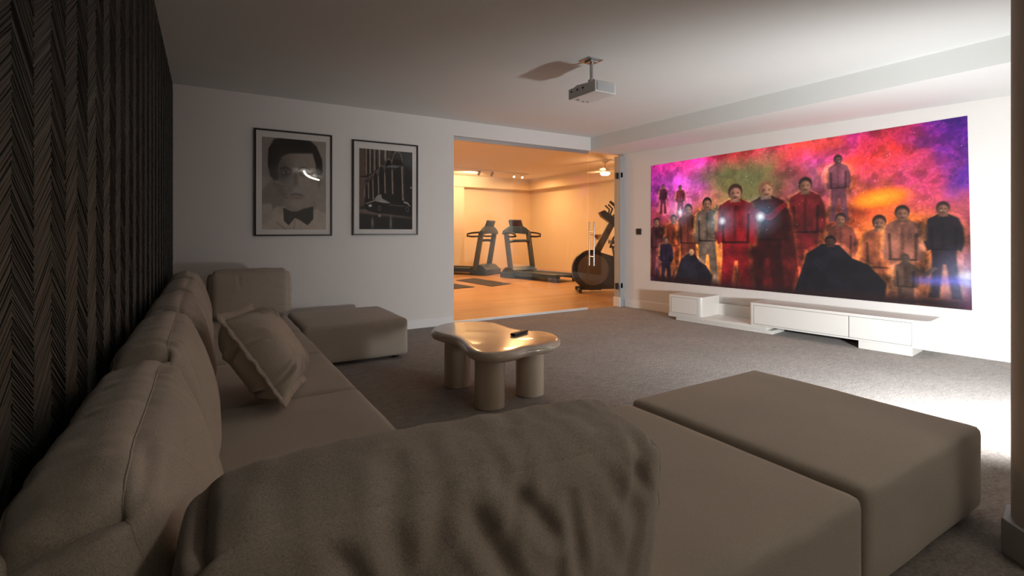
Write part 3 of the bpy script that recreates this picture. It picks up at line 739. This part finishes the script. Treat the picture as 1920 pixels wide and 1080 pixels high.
# olive smoke cloud
for a_ in ((.42, .16, .10, .14), (.50, .26, .10, .16), (.34, .16, .08, .09), (.24, .15, .06, .06), (.40, .32, .10, .14)):
    ell(img, *a_, (.33, .33, .21), soft=.12, op=.5)
img *= (0.75 + .5 * n2)[..., None]
for a_ in ((.695, .12, .40, (.38, .20, .24), 0, (.45, .28, .28)), (.06, .18, .24, (.28, .10, .18)), (.14, .20, .26, (.34, .12, .16)), (.03, .46, .50, (.24, .10, .12)), (.11, .44, .50, (.42, .16, .10)), (.075, .62, .40, (.12, .08, .14)),
           (.175, .36, .62, (.30, .13, .10)), (.255, .32, .66, (.33, .26, .22)), (.60, .24, .70, (.33, .07, .08)), (.70, .48, .52, (.42, .20, .16)), (.80, .50, .60, (.52, .26, .16)), (.855, .45, .60, (.50, .30, .24)), (.945, .44, .50, (.10, .07, .10))):
    figure(*a_)
figure(.475, .24, .80, (.27, .06, .06), 0, (.62, .42, .32), (.45, .30, .20), 1.15, 2)
figure(.365, .24, .84, (.40, .06, .08), 0, (.60, .40, .32), (.20, .12, .10), 1.1, 1)
figure(.19, .72, .32, (.10, .09, .12), 0, (.80, .55, .42), (.75, .52, .30), 1.1, 0, True)
figure(.67, .62, .44, (.07, .06, .09), .2, (.28, .17, .14), (.06, .04, .04), 1.25, 0, True)
figure(.86, .72, .36, (.30, .21, .17), 0, (.40, .30, .26), (.26, .18, .15), 1.0, 1)
poly(img, [(.0, 1.02), (.0, .94), (.25, .955), (.6, .96), (1.0, .93), (1.0, 1.02)], (.12, .05, .06), soft=.04, op=.7)
# glowing ring-like dust arc and three stars
ell(img, .80, .40, .075, .055, (.95, .42, .08), rot=-.5, soft=.03, op=.9); ell(img, .80, .40, .05, .03, (.99, .68, .15), rot=-.5, soft=.04, op=.7)
for cx, cy, r_, c in ((.315, .50, .012, (.55, .85, 1.0)), (.455, .48, .016, (.45, .80, 1.0)), (.99, .84, .022, (.75, .8, 1.0)), (.14, .42, .010, (.7, .75, 1.0))):
    ell(img, cx, cy, r_ * 2.2, r_ * 4.5, c, soft=.09, op=.55); ell(img, cx, cy, r_ * .6, r_ * 1.3, (1, 1, 1), soft=.02)
line(img, [(.90, .86), (.995, .85)], .012, (.45, .45, .95), soft=.05, op=.8)
rs = np.random.RandomState(9)
for k in range(140):
    cx, cy = rs.rand(), rs.rand() * .6; img[int(cy * h), int(cx * w)] += rs.rand() * .6
sc = [wp(.479, .004, 2.03), wp(3.802, .004, 2.129), wp(3.833, .004, .41), wp(.470, .004, .417)]
ps = thing('projected_picture', 'wide glowing red and purple picture of a standing crowd projected on the white wall', 'screen', wp(2.1, .004, .41)[:])
o = raster_obj('image', img, sc, vcol_mat('projected_image', .9, 0.0, emit=1.2, detail=.18, detail_scale=35), None)
o.data.transform(Matrix.Translation(-wp(2.1, .004, .41))); o.parent = ps

# ------------------------------------------------------------ framed pictures
def frame(label, x0, x1, z0, z1, art, mg):
    xc = (x0 + x1) / 2; t = thing('picture_frame', label, 'picture', (xc, YB - .001, z0), group='framed prints on the back wall')
    W, Hh = x1 - x0, z1 - z0; f = .014; bm = bmesh.new()
    for a in ((-W / 2, W / 2, Hh - f, Hh), (-W / 2, W / 2, 0, f), (-W / 2, -W / 2 + f, f, Hh - f), (W / 2 - f, W / 2, f, Hh - f)): bx(bm, a[0], a[1], -.026, 0, a[2], a[3], bev=.0015)
    obj('moulding', bm, BLACKW, t)
    obj('mat_board', box(-W / 2 + f, W / 2 - f, -.010, -.002, f, Hh - f), MATB, t)
    l, r, tp, bt = mg
    raster_obj('print', art, [(-W / 2 + l, -.0108, Hh - tp), (W / 2 - r, -.0108, Hh - tp), (W / 2 - r, -.0108, bt), (-W / 2 + l, -.0108, bt)], MATS['print_ink'], t)
    obj('glass', box(-W / 2 + f, W / 2 - f, -.017, -.015, f, Hh - f), PGLASS, t)
    return t
vcol_mat('print_ink', .7, .3)
# portrait of a man in a bow tie
A = canvas(180, 250, (.60, .56, .53)); x, y = grid(A, 1)
ell(A, .25, .30, .35, .5, (.55, .51, .49), soft=.5, op=.5)
poly(A, [(-.1, 1.1), (-.1, .86), (.16, .76), (.36, .74), (.75, .72), (.92, .80), (1.1, .86), (1.1, 1.1)], (.72, .67, .61), soft=.02)      # white jacket
poly(A, [(.36, .62), (.80, .58), (.84, .76), (.60, .88), (.36, .80)], (.56, .51, .47), soft=.03)
poly(A, [(.09, .30), (.10, .13), (.18, .02), (.40, -.03), (.70, -.02), (.84, .06), (.93, .20), (.94, .34), (.90, .42), (.80, .45), (.2, .48), (.13, .42)], (.085, .075, .07), soft=.02)   # hair
poly(A, [(.24, .30), (.30, .20), (.42, .16), (.62, .15), (.78, .14), (.83, .26), (.86, .40), (.87, .52), (.84, .64), (.74, .73), (.60, .78), (.46, .76), (.34, .68), (.26, .55)], (.60, .55, .51), soft=.02)  # face
ell(A, .30, .42, .12, .24, (.27, .24, .22), soft=.22, op=.75)
poly(A, [(.83, .30), (.93, .32), (.92, .40), (.85, .44)], (.16, .14, .13), soft=.02); ell(A, .885, .47, .03, .055, (.52, .47, .43), soft=.02)
line(A, [(.56, .325), (.64, .31), (.74, .325)], .010, (.16, .14, .13), soft=.02); line(A, [(.28, .335), (.36, .32), (.45, .345)], .010, (.10, .09, .085), soft=.02)
for cx in (.36, .65):
    ell(A, cx, .375, .065, .024, (.20, .17, .16), soft=.03); ell(A, cx, .375, .045, .013, (.62, .58, .54), soft=.012); ell(A, cx + .004, .374, .018, .015, (.05, .04, .04), soft=.01)
poly(A, [(.48, .36), (.54, .36), (.56, .50), (.52, .53), (.45, .52)], (.42, .38, .35), soft=.03, op=.7)
line(A, [(.44, .615), (.52, .605), (.62, .62)], .007, (.22, .19, .18), soft=.02); ell(A, .53, .645, .07, .012, (.45, .38, .35), soft=.03)
# raised hand and cuff at the left
poly(A, [(-.05, .62), (.10, .50), (.22, .46), (.40, .50), (.47, .57), (.40, .60), (.30, .58), (.34, .66), (.30, .74), (.20, .74), (.14, .86), (-.05, .90)], (.47, .43, .40), soft=.02)
for k in range(4): line(A, [(.18 + .03 * k, .50 + .035 * k), (.33 + .02 * k, .535 + .04 * k)], .004, (.24, .21, .20), soft=.012)
poly(A, [(-.05, .72), (.14, .72), (.20, .86), (.05, .95), (-.05, .95)], (.66, .61, .57), soft=.02)
poly(A, [(.32, .76), (.44, .80), (.53, .80), (.62, .77), (.79, .74), (.79, .88), (.70, .95), (.57, .89), (.50, .87), (.40, .95), (.33, .90)], (.07, .065, .06), soft=.012)  # bow tie
line(A, [(.50, .90), (.48, 1.0)], .004, (.45, .40, .37), soft=.01); line(A, [(.22, .92), (.36, 1.0)], .004, (.48, .43, .40), soft=.02)
A *= (0.93 + .14 * fbm(180, 250, 20, 4, 3, .8))[..., None]
frame('black framed portrait print of a dark-haired man in a bow tie, left picture', .405, 1.125, .405 + 1.1 - .53 + .085, 2.105, A, (.065, .06, .075, .065))
# night street with arcade and car
B = canvas(180, 270, (.10, .10, .095))
poly(B, [(-.1, -.1), (.62, -.1), (.62, .06), (.30, .30), (-.1, .36)], (.22, .175, .145), soft=.02)
poly(B, [(-.1, -.1), (.10, -.1), (.12, .7), (-.1, .75)], (.36, .29, .235), soft=.03)
for k, (cx, yb) in enumerate(((.13, .32), (.20, .30), (.28, .27), (.37, .21), (.48, .12))):
    line(B, [(cx, -.05), (cx, yb)], .011 + .002 * k, (.62, .54, .48), soft=.015, op=.85); line(B, [(cx + .03, -.05), (cx + .03, yb)], .010, (.06, .05, .05), soft=.015)
line(B, [(.0, .36), (.14, .37), (.30, .28), (.50, .17), (.72, .07)], .018, (.40, .34, .30), soft=.02); line(B, [(.0, .35), (.14, .355), (.30, .265), (.50, .155)], .006, (.06, .05, .05), soft=.01)
cols_ = (.10, .17, .25, .35, .47, .61, .80)
for k in range(6):
    a, b_ = cols_[k], cols_[k + 1]; tp = .40 - .052 * k - .004 * k * k; wdt = b_ - a
    poly(B, [(a, .72), (a, tp + .10)] + [(a + wdt * (.5 - .5 * math.cos(math.pi * q / 10)), tp + .10 - (.075 + .012 * k) * math.sin(math.pi * q / 10)) for q in range(11)] + [(b_, .72)], (.045, .045, .045), soft=.01)
    line(B, [(a + wdt * (.5 - .5 * math.cos(math.pi * q / 10)), tp + .10 - (.075 + .012 * k) * math.sin(math.pi * q / 10)) for q in range(11)], .006 + .001 * k, (.42, .37, .33), soft=.012)
for k, cx in enumerate(cols_):
    tp = .48 - .045 * k; line(B, [(cx, tp), (cx + .003 * k, .60 + .01 * k)], .009 + .0018 * k, (.58, .50, .46), soft=.012); line(B, [(cx + .012, tp), (cx + .012 + .003 * k, .60)], .005, (.14, .11, .10), soft=.01)
poly(B, [(-.1, .72), (.15, .76), (1.1, .84), (1.1, 1.1), (-.1, 1.1)], (.10, .105, .11), soft=.01)
poly(B, [(-.1, .74), (.10, .745), (.45, .80), (1.1, .85), (1.1, .87), (.4, .83), (-.1, .80)], (.42, .36, .32), soft=.02, op=.8)
# car
poly(B, [(.12, .74), (.13, .68), (.20, .645), (.27, .63), (.33, .565), (.42, .545), (.60, .545), (.72, .60), (.84, .635), (1.0, .64), (1.02, .76), (.80, .79), (.34, .80), (.16, .77)], (.055, .06, .065), soft=.008)
poly(B, [(.27, .63), (.33, .57), (.40, .555), (.42, .61), (.50, .635), (.55, .66), (.45, .665), (.33, .65)], (.60, .58, .56), soft=.012, op=.85)
line(B, [(.13, .68), (.28, .64), (.45, .66), (.56, .665)], .006, (.66, .62, .58), soft=.01); line(B, [(.56, .69), (.80, .70), (.98, .70)], .005, (.45, .42, .40), soft=.01); line(B, [(.84, .65), (.90, .66), (.94, .69)], .012, (.70, .66, .62), soft=.015)
for cx, cy in ((.37, .735), (.90, .74)): ell(B, cx, cy, .055, .055, (.02, .02, .02), soft=.01); ell(B, cx, cy, .036, .036, (.36, .35, .34), soft=.012); ell(B, cx, cy, .02, .02, (.06, .06, .06), soft=.01)
ell(B, .20, .705, .03, .016, (.95, .93, .88), soft=.02)
for cx, l in ((.24, .06), (.58, .08)): ell(B, cx, .92, .022, l, (.55, .55, .50), soft=.03, op=.9)
ell(B, .97, .46, .014, .010, (.85, .82, .76), soft=.02); ell(B, .37, .83, .02, .014, (.75, .72, .66), soft=.03)
B *= (0.85 + .3 * fbm(180, 270, 25, 14, 3, .8))[..., None]
frame('black framed night print of a car before a row of arches, right picture', 1.335, 2.065, 1.065, 2.085, B, (.07, .065, .085, .065))

# ------------------------------------------------------------ ceiling projector
pj = thing('ceiling_projector', 'small white projector hanging from the ceiling on a metal bracket', 'projector', (2.57, 2.99, H))
M0 = Matrix.Translation((0, 0, 0))
obj('body', box(-.105, .105, -.16, .16, -.285, -.20, bev=.006), PROJ, pj)
g = obj('grille', box(-.082, .082, -.166, -.158, -.276, -.209, bev=.002), GRILLE, pj)
bm = bmesh.new()
for k in range(9): bx(bm, -.09, .09, -.169, -.164, -.2745 + k * .0078, -.2715 + k * .0078)
obj('slat', bm, PROJ, g)['kind'] = 'stuff'
for y in (-.02, .045, .12):
    bm = bmesh.new(); bx(bm, -.109, -.104, y - .008, y + .008, -.235, -.222, bev=.001); obj('port', bm, BLACK, pj)
bm = bmesh.new(); lathe(bm, [(.034, 0), (.034, .02), (.028, .024), (.026, .014)], 28); obj('lens', bm, SCREENB, pj, smooth='auto', loc=(.104, .07, -.243), rot=(0, R(90), 0))
for fx, fy, fr in ((-.05, .10, .014), (.02, .12, .010), (.055, .11, .010)):
    bm = bmesh.new(); lathe(bm, [(fr, 0), (fr, -.006)], 14, (fx, fy)); obj('foot', bm, GRILLE, pj, loc=(0, 0, -.285))
# bracket: ceiling plate, short pole, spider arms
bm = bmesh.new(); bx(bm, -.085, .055, -.075, .055, -.008, 0, bev=.002); bx(bm, -.05, .03, -.05, .03, -.022, -.008, bev=.004); obj('ceiling_plate', bm, STEEL, pj)
bm = bmesh.new(); tube(bm, [(-.01, -.01, -.01), (-.01, -.01, -.165)], .014, 14); bx(bm, -.03, .01, -.03, .01, -.178, -.15, bev=.003); obj('pole', bm, STEEL, pj, smooth='auto')
for (x, y) in ((-.08, -.12), (.08, -.11), (-.08, .13), (.08, .12)):
    bm = bmesh.new(); tube(bm, [(-.01, -.01, -.168), (x * .8, y * .8, -.178), (x, y, -.20)], .007, 8, flat=.5); obj('bracket_arm', bm, STEEL, pj)

# ceiling lamp behind the camera: a long curved light tube
cl = thing('ceiling_lamp', 'long curved glowing ceiling lamp whose reflection shows in the portrait glass', 'lamp', (2.07, -1.23, H))
bm = bmesh.new(); tube(bm, [(-.30 + .60 * t - .06 * math.sin(math.pi * t), .83 - 1.67 * t - .10 * math.sin(math.pi * t), -.065) for t in [k / 14 for k in range(15)]], .020, 10); obj('light_tube', bm, LAMPC, cl, smooth=True)
bm = bmesh.new(); bx(bm, -.12, .0, -.17, .03, -.045, 0, bev=.004); obj('canopy', bm, STEEL, cl)

# ------------------------------------------------------------ gym equipment
def treadmill(label, loc, rz):
    t = thing('treadmill', label, 'treadmill', loc, rz, group='treadmills in the gym')
    for s in (-1, 1):
        obj('side_rail', box(s * .30 - .07, s * .30 + .07, -1.72, -.20, .07, .175, bev=.015), BLUEG, t)
        bm = bmesh.new(); M = Matrix.Shear('YZ', 4, (0, 0))
        pr = [(-.30, .10), (-.16, .10), (.02, 1.10), (-.10, 1.12)]
        prism(bm, pr, s * .36 - .03, s * .36 + .03, M=MYZ, bev=.006); obj('upright', bm, GREYM, t, smooth='auto')
        bm = bmesh.new(); tube(bm, [(s * .36, -.03, 1.07), (s * .41, -.12, 1.09), (s * .415, -.30, 1.075), (s * .415, -.42, 1.05), (s * .40, -.44, 1.0), (s * .39, -.30, .985), (s * .375, -.12, .99)], .022, 10); obj('handrail', bm, BLACK, t, smooth=True)
        bm = bmesh.new(); bx(bm, s * .33 - .04, s * .33 + .04, -1.74, -1.58, 0, .09, bev=.008); obj('foot', bm, BLACK, t)
        bm = bmesh.new(); bx(bm, s * .38 - .035, s * .38 + .035, -.35, .12, 0, .13, bev=.01); obj('base_rail', bm, BLUEG, t)
    obj('belt', box(-.235, .235, -1.70, -.20, .12, .155, bev=.008), BELT, t)
    bm = bmesh.new(); prism(bm, [(.12, .02), (.12, .14), (-.02, .25), (-.20, .27), (-.36, .19), (-.36, .03)], -.37, .37, M=MYZ, bev=.012); obj('motor_hood', bm, BLUEG, t, smooth='auto')
    bm = bmesh.new(); tube(bm, [(-.36, -.09, .86), (-.18, -.13, .885), (.18, -.13, .885), (.36, -.09, .86)], .034, 12); obj('crossbar', bm, BLUEG, t, smooth=True)
    bm = bmesh.new(); prism(bm, [(-.43, 1.04), (-.40, 1.13), (-.28, 1.20), (-.20, 1.24), (.20, 1.24), (.28, 1.20), (.40, 1.13), (.43, 1.04), (.25, 1.05), (.0, 1.07), (-.25, 1.05)], -.06, .04, M=MXZ, bev=.01); obj('console', bm, BLUEG, t, smooth='auto')
    bm = bmesh.new(); bx(bm, -.19, .19, -.035, .035, 0, .22, bev=.012); o = obj('display', bm, BLUEG, t, smooth='auto', loc=(0, -.03, 1.19), rot=(R(-22), 0, 0))
    obj('screen', box(-.165, .165, -.038, -.03, .03, .195, bev=.002), SCREENB, o)
    return t
treadmill('dark treadmill nearer the glass with its belt toward the viewer, right of the pair', (6.52, 10.40, 0), R(9))
treadmill('dark treadmill at the left near the gym back wall, turned sideways', (6.27, 11.30, 0), R(-147))

el = thing('elliptical_trainer', 'black and grey elliptical trainer with round flywheel cover behind the glass door', 'exercise machine', (6.07, 7.10, 0), rz=R(-33))
# local x = length toward rear, y = width
bm = bmesh.new(); circ = [(.02 + .36 * math.cos(R(a)), .40 + .37 * math.sin(R(a))) for a in range(60, 300, 10)]
prism(bm, circ + [(.15, .05), (.95, .07), (1.0, .20), (.90, .40), (.60, .52), (.40, .66)], -.09, .09, M=MXZ, bev=.012); obj('flywheel_housing', bm, BLACK, el, smooth='auto')
bm = bmesh.new(); tube(bm, [(.04, -.10, .41), (.04, -.085, .41)], .285, 48); obj('flywheel_cover', bm, mat('grey_disc', (.13, .12, .115), .45), el, smooth='auto')
bm = bmesh.new(); tube(bm, [(-.22, -.30, .04), (-.22, .30, .04)], .035, 12); bx(bm, -.28, .2, -.04, .04, .03, .10, bev=.01); obj('front_foot', bm, BLACK, el, smooth='auto')
bm = bmesh.new(); tube(bm, [(1.55, -.28, .04), (1.55, .28, .04)], .035, 12); bx(bm, .9, 1.55, -.05, .05, .03, .13, bev=.01); obj('rear_foot', bm, BLACK, el, smooth='auto')
bm = bmesh.new(); prism(bm, [(.02, .70), (.17, .70), (.52, 1.38), (.42, 1.43)], -.05, .05, M=MXZ, bev=.012); obj('mast', bm, mat('grey_mast', (.10, .095, .09), .45), el, smooth='auto')
bm = bmesh.new(); prism(bm, [(.16, 1.46), (.24, 1.50), (.62, 1.22), (.66, 1.12), (.56, 1.12), (.20, 1.38)], -.15, .15, M=MXZ, bev=.02); obj('console', bm, BLACK, el, smooth='auto')
for s in (-1, 1):
    bm = bmesh.new(); tube(bm, [(.40, s * .24, 1.62 + s * .06), (.52, s * .25, 1.52 + s * .06), (.70, s * .25, 1.42 + s * .04), (.66, s * .24, 1.22), (.46, s * .22, .98), (.40, s * .20, .80)], [.026, .026, .024, .02, .02, .02], 12); obj('swing_handle', bm, BLACK, el, smooth=True)
    bm = bmesh.new(); tube(bm, [(.44, s * .20, .84), (.48, s * .20, .60), (.50, s * .20, .32), (1.2, s * .20, .26)], .020, 10); obj('link_arm', bm, GREYM, el, smooth=True)
    bm = bmesh.new(); bx(bm, .62, 1.08, s * .20 - .07, s * .20 + .07, .28, .33, bev=.012); obj('pedal', bm, BLACK, el)
    bm = bmesh.new(); tube(bm, [(.34, s * .10, 1.40), (.38, s * .16, 1.52), (.30, s * .17, 1.60)], .016, 10); obj('fixed_grip', bm, BLACK, el, smooth=True)
bm = bmesh.new(); bx(bm, .36, .50, -.22, .22, .88, .95, bev=.015); obj('pivot_bar', bm, BLACK, el)

def yoga(label, pts):
    bm = bmesh.new(); c = Vector((sum(p[0] for p in pts) / 4, sum(p[1] for p in pts) / 4))
    prism(bm, [(p[0] - c.x, p[1] - c.y) for p in pts], 0, .012, bev=.003); o = obj('exercise_mat', bm, mat('black_mat', (.028, .026, .028), .75, bump=.001, bump_s=120), loc=(c.x, c.y, .0005)); tag(o, label, 'mat', 'exercise mats on the gym floor')
yoga('long dark exercise mat on the gym floor in front of the treadmills', [(4.84, 10.29), (5.42, 10.50), (5.50, 8.98), (4.92, 8.78)])
yoga('dark exercise mat cut off by the left edge of the glass', [(4.05, 10.2), (4.42, 10.25), (4.56, 8.84), (3.99, 8.76)])

# ceiling fan
fn = thing('ceiling_fan', 'white ceiling fan with a glowing round lamp in the gym', 'fan', (7.52, 8.3, GH))
bm = bmesh.new(); lathe(bm, [(.10, 0), (.085, -.03), (.03, -.07)][::-1], 28); obj('canopy', bm, mat('fan_white', (.75, .70, .62), .5), fn, smooth='auto')
bm = bmesh.new(); tube(bm, [(0, 0, -.06), (0, 0, -.20)], .013, 12); obj('rod', bm, MATS['fan_white'], fn, smooth='auto')
bm = bmesh.new(); lathe(bm, [(.03, -.18), (.085, -.20), (.095, -.25), (.09, -.28)], 32); obj('motor_housing', bm, MATS['fan_white'], fn, smooth='auto')
bm = bmesh.new(); lathe(bm, [(.02, -.345), (.08, -.335), (.105, -.31), (.11, -.285)], 32); obj('lamp_diffuser', bm, LAMP, fn, smooth='auto')
for k in range(3):
    bm = bmesh.new(); outp = [(.08, -.03), (.20, -.065), (.42, -.07), (.52, -.03), (.52, .03), (.42, .055), (.20, .045), (.08, .03)]
    M = Matrix.Rotation(R(-20 + 120 * k), 4, 'Z') @ Matrix.Translation((0, 0, -.235)) @ Matrix.Rotation(R(12), 4, 'X')
    prism(bm, outp, -.006, .006, M=M, bev=.002); obj('blade', bm, MATS['fan_white'], fn, smooth='auto')

# track lights
tl = thing('track_light', 'ceiling track with four small spotlights at the back of the gym', 'light', (6.55, 11.3, GH), rz=R(6))
obj('rail', box(-1.3, 1.0, -.018, .018, -.03, 0, bev=.002), MATS['fan_white'], tl)
for k, x_ in enumerate((-.62, -.22, .50, .78)):
    bm = bmesh.new(); tube(bm, [(x_, 0, -.03), (x_, 0, -.07)], .008, 8); M = None
    d = Vector((0.1, .5, -.5)).normalized() if k < 2 else Vector((-.45, -.6, -.35)).normalized()
    p0 = Vector((x_, 0, -.09)); tube(bm, [p0 - d * .05, p0 + d * .06], .032, 16)
    hd = obj('spot_head', bm, GRILLE if k < 2 else MATS['fan_white'], tl, smooth='auto')
    bm = bmesh.new(); tube(bm, [p0 + d * .058, p0 + d * .063], .026, 16); obj('bulb', bm, LAMP, hd)

# wall shelves in the gym
for (y_, z_, l_, lab) in ((9.75, 1.02, .50, 'lowest small wooden wall shelf behind the elliptical trainer'), (9.25, 1.45, .42, 'topmost small wall shelf behind the elliptical trainer'), (8.55, 1.28, .40, 'right-hand small wall shelf by the door jamb, behind the elliptical')):
    s = thing('wall_shelf', lab, 'shelf', (GX1, y_, z_), group='small shelves on the gym wall')
    obj('board', box(-.20, 0, -l_ / 2, l_ / 2, 0, .022, bev=.002), mat('shelf_wood', (.40, .25, .14), .5), s)
    for q in (-1, 1):
        bm = bmesh.new(); prism(bm, [(-.15, 0), (0, 0), (0, -.12)], q * l_ * .35 - .01, q * l_ * .35 + .01, M=MXZ); obj('bracket', bm, MATS['shelf_wood'], s)

for o in bpy.data.objects:
    if o.get('label') == '': del o['label']
